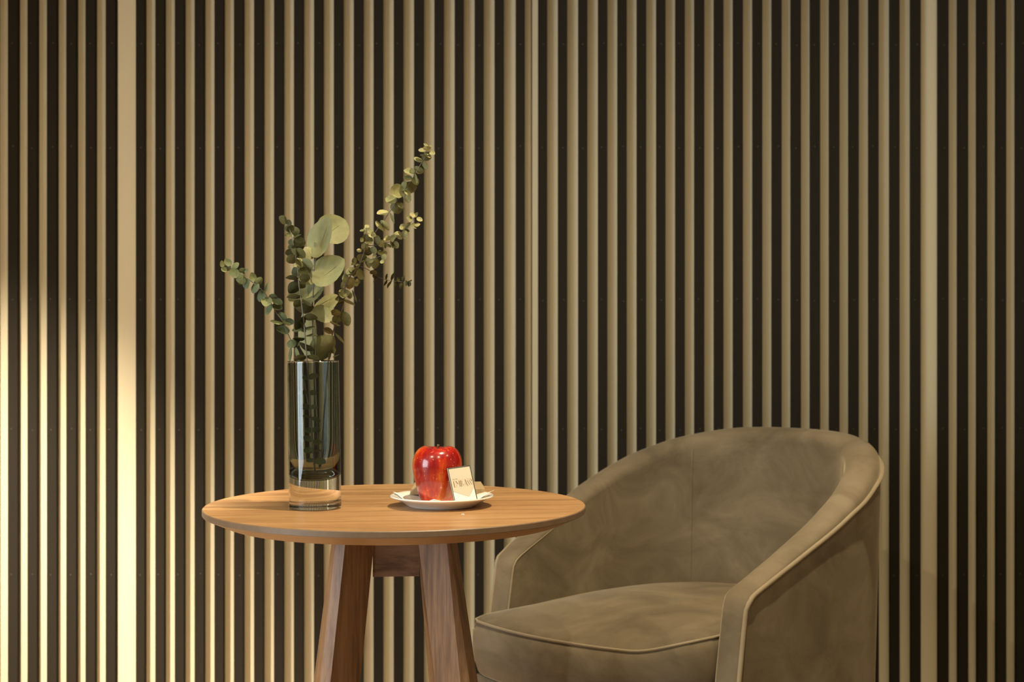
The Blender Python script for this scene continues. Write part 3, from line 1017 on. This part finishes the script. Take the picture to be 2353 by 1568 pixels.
for sp_ in [(820, 610, 708, 640, 128, 1), (820, 620, 820, 700, 52, -1), (930, 530, 818, 560, 88, 1), (930, 590, 1000, 480, 95, 1), (835, 615, 925, 680, 48, 1),
            (920, 590, 955, 700, 48, 1), (960, 590, 1040, 695, 112, -1), (1040, 515, 1060, 385, 135, 1), (1040, 510, 1120, 545, 58, 1), (1180, 370, 1110, 290, 115, 1),
            (1170, 390, 1170, 532, 112, -1), (1180, 360, 1240, 450, 62, 1), (1275, 255, 1225, 350, 85, 1), (1290, 270, 1365, 350, 75, 1), (1300, 230, 1230, 150, 92, 1),
            (1360, 150, 1280, 90, 72, 1), (1370, 160, 1410, 80, 62, 1), (1350, 290, 1440, 270, 68, 1), (1390, 170, 1480, 215, 75, 1)]:
    put_leaf(s4, T2, sp_, cE, 'leaf_gold')
tw3 = px(cE, [(360, 1030), (440, 1060), (570, 1130), (640, 1190), (720, 1240), (850, 1280), (950, 1300), (1150, 1320), (1250, 1340)], (2.060, 2.085))
T3 = stem_of(s4, tw3, 0.0009, 0.0004, 'twig')
for sp_ in [(620, 1180, 620, 1110, 122, -1), (625, 1180, 650, 1258, 82, -1), (725, 1240, 745, 1120, 10, 1), (715, 1240, 620, 1315, 14, 1), (850, 1280, 870, 1188, 24, -1),
            (850, 1280, 800, 1372, 26, -1), (950, 1300, 995, 1178, 28, -1), (950, 1300, 875, 1422, 22, -1), (1050, 1310, 1060, 1238, 48, -1), (1045, 1310, 1025, 1402, 48, -1),
            (1150, 1320, 1165, 1224, 52, -1), (1140, 1330, 1115, 1432, 42, -1), (1195, 1288, 1195, 1382, 42, -1), (1240, 1300, 1255, 1392, 72, -1), (1260, 1300, 1302, 1285, 18, -1)]:
    put_leaf(s4, T3, sp_, cE, 'leaf_dark')
for sp_ in [(1190, 390, 1180, 298, 125, 1), (1200, 390, 1250, 340, 65, 1), (1150, 420, 1088, 390, 95, 1), (1150, 408, 1155, 552, 145, -1), (1110, 500, 1058, 470, 95, 1),
            (1210, 500, 1262, 470, 62, 1), (1240, 440, 1288, 470, 62, -1), (1115, 560, 1100, 652, 125, 1), (1130, 580, 1180, 652, 72, -1), (1185, 560, 1236, 690, 26, -1),
            (1100, 700, 998, 735, 52, 1), (1095, 690, 1212, 740, 36, -1), (1090, 680, 1020, 715, 32, -1), (1065, 850, 943, 850, 68, -1), (1070, 830, 1140, 970, 120, -1),
            (1060, 860, 985, 955, 82, -1), (1060, 980, 903, 910, 22, -1), (970, 1080, 858, 1040, 68, -1), (930, 1210, 972, 1312, 72, -1), (980, 1080, 1080, 1195, 7, 1),
            (960, 1360, 1035, 1330, 10, 1), (955, 1330, 925, 1405, 22, 1)]:
    put_leaf(s4, L4, sp_, cB, 'leaf_gold')

# ------------------------------------------------------------------ plate, napkin, apple, packet, card
PX, PY = -0.110, 2.083
plate = lathe('dessert_plate', [(0.0, 0.0015), (0.046, 0.0015), (0.049, 0.0), (0.0525, 0.0), (0.0545, 0.0018), (0.062, 0.0068), (0.072, 0.0118), (0.0800, 0.0146),
                                (0.0812, 0.0158), (0.0806, 0.0172), (0.0785, 0.0174), (0.070, 0.0148), (0.060, 0.0100), (0.053, 0.0062), (0.048, 0.0048), (0.0, 0.0044)],
              96, M['porcelain'], ang=60)
plate.location = (PX, PY, TZ + 0.0002)
tag(plate, 'small white porcelain plate holding the apple and card', 'plate')

def plate_z(x_, y_):
    r_ = math.hypot(x_, y_)
    return TZ + interp(r_, [0, 0.048, 0.053, 0.060, 0.070, 0.0785, 0.12], [0.0046, 0.0050, 0.0064, 0.0102, 0.0150, 0.0177, 0.0177])
V, Fc = [], []
NN = 24
for i in range(NN + 1):
    for j in range(NN + 1):
        a, b_ = lerp(-0.057, 0.057, i / NN), lerp(-0.057, 0.057, j / NN)
        c, s = math.cos(R(38)), math.sin(R(38))
        x_, y_ = a * c - b_ * s + 0.002, a * s + b_ * c + 0.004
        cr = 0.0012 + 0.0007 * math.sin(90 * a + 40 * b_) + 0.0006 * math.sin(130 * b_ - 30 * a)
        lift = max(0, math.hypot(x_, y_) - 0.064) * 0.10
        V.append((x_, y_, plate_z(x_, y_) + cr + lift + (0.003 * max(0, (x_ - 0.055) / 0.02) if x_ > 0.055 else 0)))
for i in range(NN):
    for j in range(NN):
        a = i * (NN + 1) + j
        Fc.append((a, a + NN + 1, a + NN + 2, a + 1))
nk = mesh_obj('paper_napkin', V, Fc, M['napkin'], None, smooth=True, loc=(PX, PY, 0))
sol = nk.modifiers.new('thickness', 'SOLIDIFY'); sol.thickness = 0.0005; sol.offset = 1
tag(nk, 'crumpled white paper napkin spread on the plate under the apple', 'napkin')

AX, AY, AZ = -0.1172, 2.082, TZ + 0.0066
ap = empty('red_apple', (AX, AY, AZ))
tag(ap, 'shiny red apple standing on the white plate', 'apple')
aprof = [(0.0, 0.011), (0.006, 0.008), (0.013, 0.0035), (0.020, 0.0004), (0.0245, 0.0012), (0.0285, 0.009), (0.0325, 0.022), (0.0362, 0.038), (0.0385, 0.052),
         (0.0388, 0.061), (0.0372, 0.070), (0.0332, 0.0782), (0.0272, 0.0838), (0.0205, 0.0862), (0.014, 0.0850), (0.008, 0.0806), (0.0035, 0.0755), (0.0, 0.0738)]
apd = dense(aprof, 4)
def lobes(r_, z_, a):
    k = z_ / 0.085
    low = max(0, 1 - k * 2.2)
    hi = max(0, (k - 0.72) / 0.28)
    rr = r_ * (1 + 0.035 * low * math.cos(5 * a + 0.6) + 0.010 * hi * math.cos(5 * a + 0.9))
    zz = z_ + 0.0012 * hi * math.cos(2 * a + 0.2) + (0.0008 * low * (1 - math.cos(5 * a + 0.6)) if r_ > 0.008 else 0)
    return rr, zz
fl_ = lathe('apple_body', apd, 72, M['apple'], ap, ang=89, lob=lobes)
tube('stalk', [(0, 0, 0.073), (0.0004, -0.0006, 0.081), (0.0012, -0.0012, 0.0875), (0.0020, -0.001, 0.0900)], [0.0012, 0.0011, 0.0015, 0.0021], M['stalk'], ap)

# kraft wrapped bar behind the apple
kb = empty('wrapped_bar', (-0.103, 2.1335, TZ + 0.0135), R(2.0))
tag(kb, 'kraft paper wrapped bar with slanted ends behind the apple', 'packet')
def frustum(name, lx, ly, lz, ix, iy, z0, mat, par):
    V = []
    for z, a, b_ in ((z0, lx, ly), (z0 + 0.0085, lx, ly), (z0 + lz, lx - ix, ly - iy)):
        V += [(-a, -b_, z), (a, -b_, z), (a, b_, z), (-a, b_, z)]
    Fc = [(3, 2, 1, 0), (8, 9, 10, 11)]
    for r_ in (0, 4):
        for k in range(4):
            Fc.append((r_ + k, r_ + (k + 1) % 4, r_ + 4 + (k + 1) % 4, r_ + 4 + k))
    o = mesh_obj(name, V, Fc, mat, par)
    fix_normals(o)
    return o
frustum('wrapper', 0.0590, 0.0125, 0.0185, 0.0062, 0.0055, 0.0, M['kraft'], kb)
box('folded_flap', -0.0515, 0.0515, -0.0065, 0.0005, 0.0184, 0.0190, M['kraft'], kb)

# name card leaning on the apple
Wv = Vector((0.0353, 0.0114, 0.0040))
Sv = Vector((-0.0120, 0.0200, 0.0500))
Wl = Wv.length
wx_ = Wv.normalized()
sz_ = (Sv - wx_ * Sv.dot(wx_)).normalized()
Sl = 0.0560
nv = wx_.cross(sz_).normalized()             # points away from the viewer
if nv.y < 0:
    nv = -nv
BL = Vector(((1043.8 - CX) / F * 2.016, 2.016, 0.7540))
card = empty('name_card', BL)
rotm = Matrix((wx_, nv, sz_)).transposed().to_4x4()
card.matrix_basis = Matrix.Translation(BL) @ rotm
tag(card, 'small cream card lettered EMBASSY leaning against the apple', 'card')
box('backing', 0, Wl, 0.0, 0.0022, 0, Sl, M['card_edge'], card)
box('front_sheet', Wl * 0.058, Wl * 0.955, -0.0003, 0.0001, 0.0, Sl * 0.955, M['card_white'], card)
box('edge_line', Wl * 0.012, Wl * 0.022, -0.0002, 0.0001, 0.0, Sl * 0.985, M['card_white'], card)
def cp(a, b_, d):                             # a: across 0..1, b: down from the top 0..1
    return (a * Wl, d, (1 - b_) * Sl)
poly = [(0.058, 0.045), (0.955, 0.045), (0.955, 0.645), (0.665, 0.885), (0.058, 0.685)]
V = [cp(a, b_, -0.0007) for a, b_ in poly] + [cp(a, b_, -0.0002) for a, b_ in poly]
k = len(poly)
Fc = [tuple(range(k)), tuple(range(k, 2 * k))[::-1]] + [(i, i + k, (i + 1) % k + k, (i + 1) % k) for i in range(k)]
fp = mesh_obj('flap', V, Fc, M['card_cream'], card); fix_normals(fp)
# lettering: thick stems and hairlines, art-deco style
def strokes(name, segs, mat, d=-0.0008):
    V, Fc = [], []
    for (a0, b0, a1, b1, w) in segs:
        p0, p1 = Vector((a0 * Wl, (1 - b0) * Sl)), Vector((a1 * Wl, (1 - b1) * Sl))
        dr = (p1 - p0).normalized()
        q = Vector((-dr.y, dr.x)) * w / 2
        i0 = len(V)
        for dd in (d, -0.0006):
            for p in (p0 + q, p1 + q, p1 - q, p0 - q):
                V.append((p.x, dd, p.y))
        Fc += [(i0, i0 + 1, i0 + 2, i0 + 3), (i0 + 4, i0 + 7, i0 + 6, i0 + 5)]
        for e in range(4):
            Fc.append((i0 + e, i0 + 4 + e, i0 + 4 + (e + 1) % 4, i0 + (e + 1) % 4))
    o = mesh_obj(name, V, Fc, mat, card)
    fix_normals(o)
    return o
T0, T1_, HK, TK = 0.405, 0.580, 0.00026, 0.0011
E_ = [(0.15, T0, 0.15, T1_, TK), (0.15, T0 + .004, 0.215, T0 + .004, HK), (0.15, 0.485, 0.195, 0.485, HK), (0.15, T1_ - .004, 0.22, T1_ - .004, HK)]
M_ = [(0.25, T0, 0.25, T1_, HK), (0.25, T0, 0.325, 0.50, TK), (0.325, 0.50, 0.385, T0, HK), (0.39, T0, 0.39, T1_, TK)]
B_ = [(0.45, T0, 0.45, T1_, TK), (0.45, T0 + .004, 0.50, T0 + .02, HK), (0.505, 0.425, 0.51, 0.462, TK * .7), (0.505, 0.468, 0.455, 0.488, HK),
      (0.455, 0.488, 0.515, 0.505, HK), (0.52, 0.503, 0.525, 0.552, TK * .8), (0.522, 0.556, 0.455, T1_ - .004, HK)]
A_ = [(0.585, T1_, 0.65, T0 - .004, HK), (0.65, T0 - .006, 0.70, T1_, TK), (0.615, 0.52, 0.68, 0.52, HK)]
S1 = [(0.79, T0 + .004, 0.735, 0.425, HK), (0.735, 0.43, 0.795, 0.55, TK * .8), (0.795, 0.55, 0.735, T1_ - .004, HK)]
S2 = [(a0 + 0.085, b0, a1 + 0.085, b1, w) for a0, b0, a1, b1, w in S1]
Y_ = [(0.865 + .02, T0 - .006, 0.905 + .02, 0.475, TK * .8), (0.955, T0 - .006, 0.905 + .02, 0.475, HK), (0.905 + .02, 0.475, 0.905 + .02, T1_, HK)]
strokes('lettering', E_ + M_ + B_ + A_ + S1 + S2 + Y_, M['ink'])
strokes('rule_line', [(0.15, 0.382, 0.90, 0.382, 0.0002)], M['ink_pale'])
# small "No 34" above the rule
def dg(x0, y0, w, h, ch):
    G = {'N': [(0, 1, 0, 0), (0, 0, 1, 1), (1, 1, 1, 0)], 'o': [(0, .45, 1, .45), (1, .45, 1, 1), (1, 1, 0, 1), (0, 1, 0, .45)],
         '3': [(0, 0, 1, 0), (1, 0, .4, .42), (.4, .42, 1, .6), (1, .6, .8, 1), (.8, 1, 0, 1)], '4': [(.75, 1, .75, 0), (.75, 0, 0, .7), (0, .7, 1, .7)]}
    return [(x0 + a * w, y0 + b_ * h, x0 + c * w, y0 + d * h, 0.00022) for a, b_, c, d in G[ch]]
strokes('small_number', dg(0.13, 0.332, 0.045, 0.032, 'N') + dg(0.185, 0.332, 0.03, 0.032, 'o') + dg(0.245, 0.330, 0.035, 0.034, '3') + dg(0.292, 0.330, 0.042, 0.034, '4'), M['ink'])

# crumb on the table
p = unproj(1063, 1183, 3050 * 0.259 / (1183 - 784))
V, Fc = box_data(-0.0023, 0.0023, -0.0011, 0.0011, 0, 0.0010)
V = [(a + 0.0006 * math.sin(i * 2.1), b_ + 0.0004 * math.cos(i * 3.3), c) for i, (a, b_, c) in enumerate(V)]
cm = mesh_obj('crumb', V, Fc, M['napkin'], None, loc=(p.x, p.y, TZ + 0.0001))
tag(cm, 'tiny white crumb on the table top in front of the plate', 'crumb')
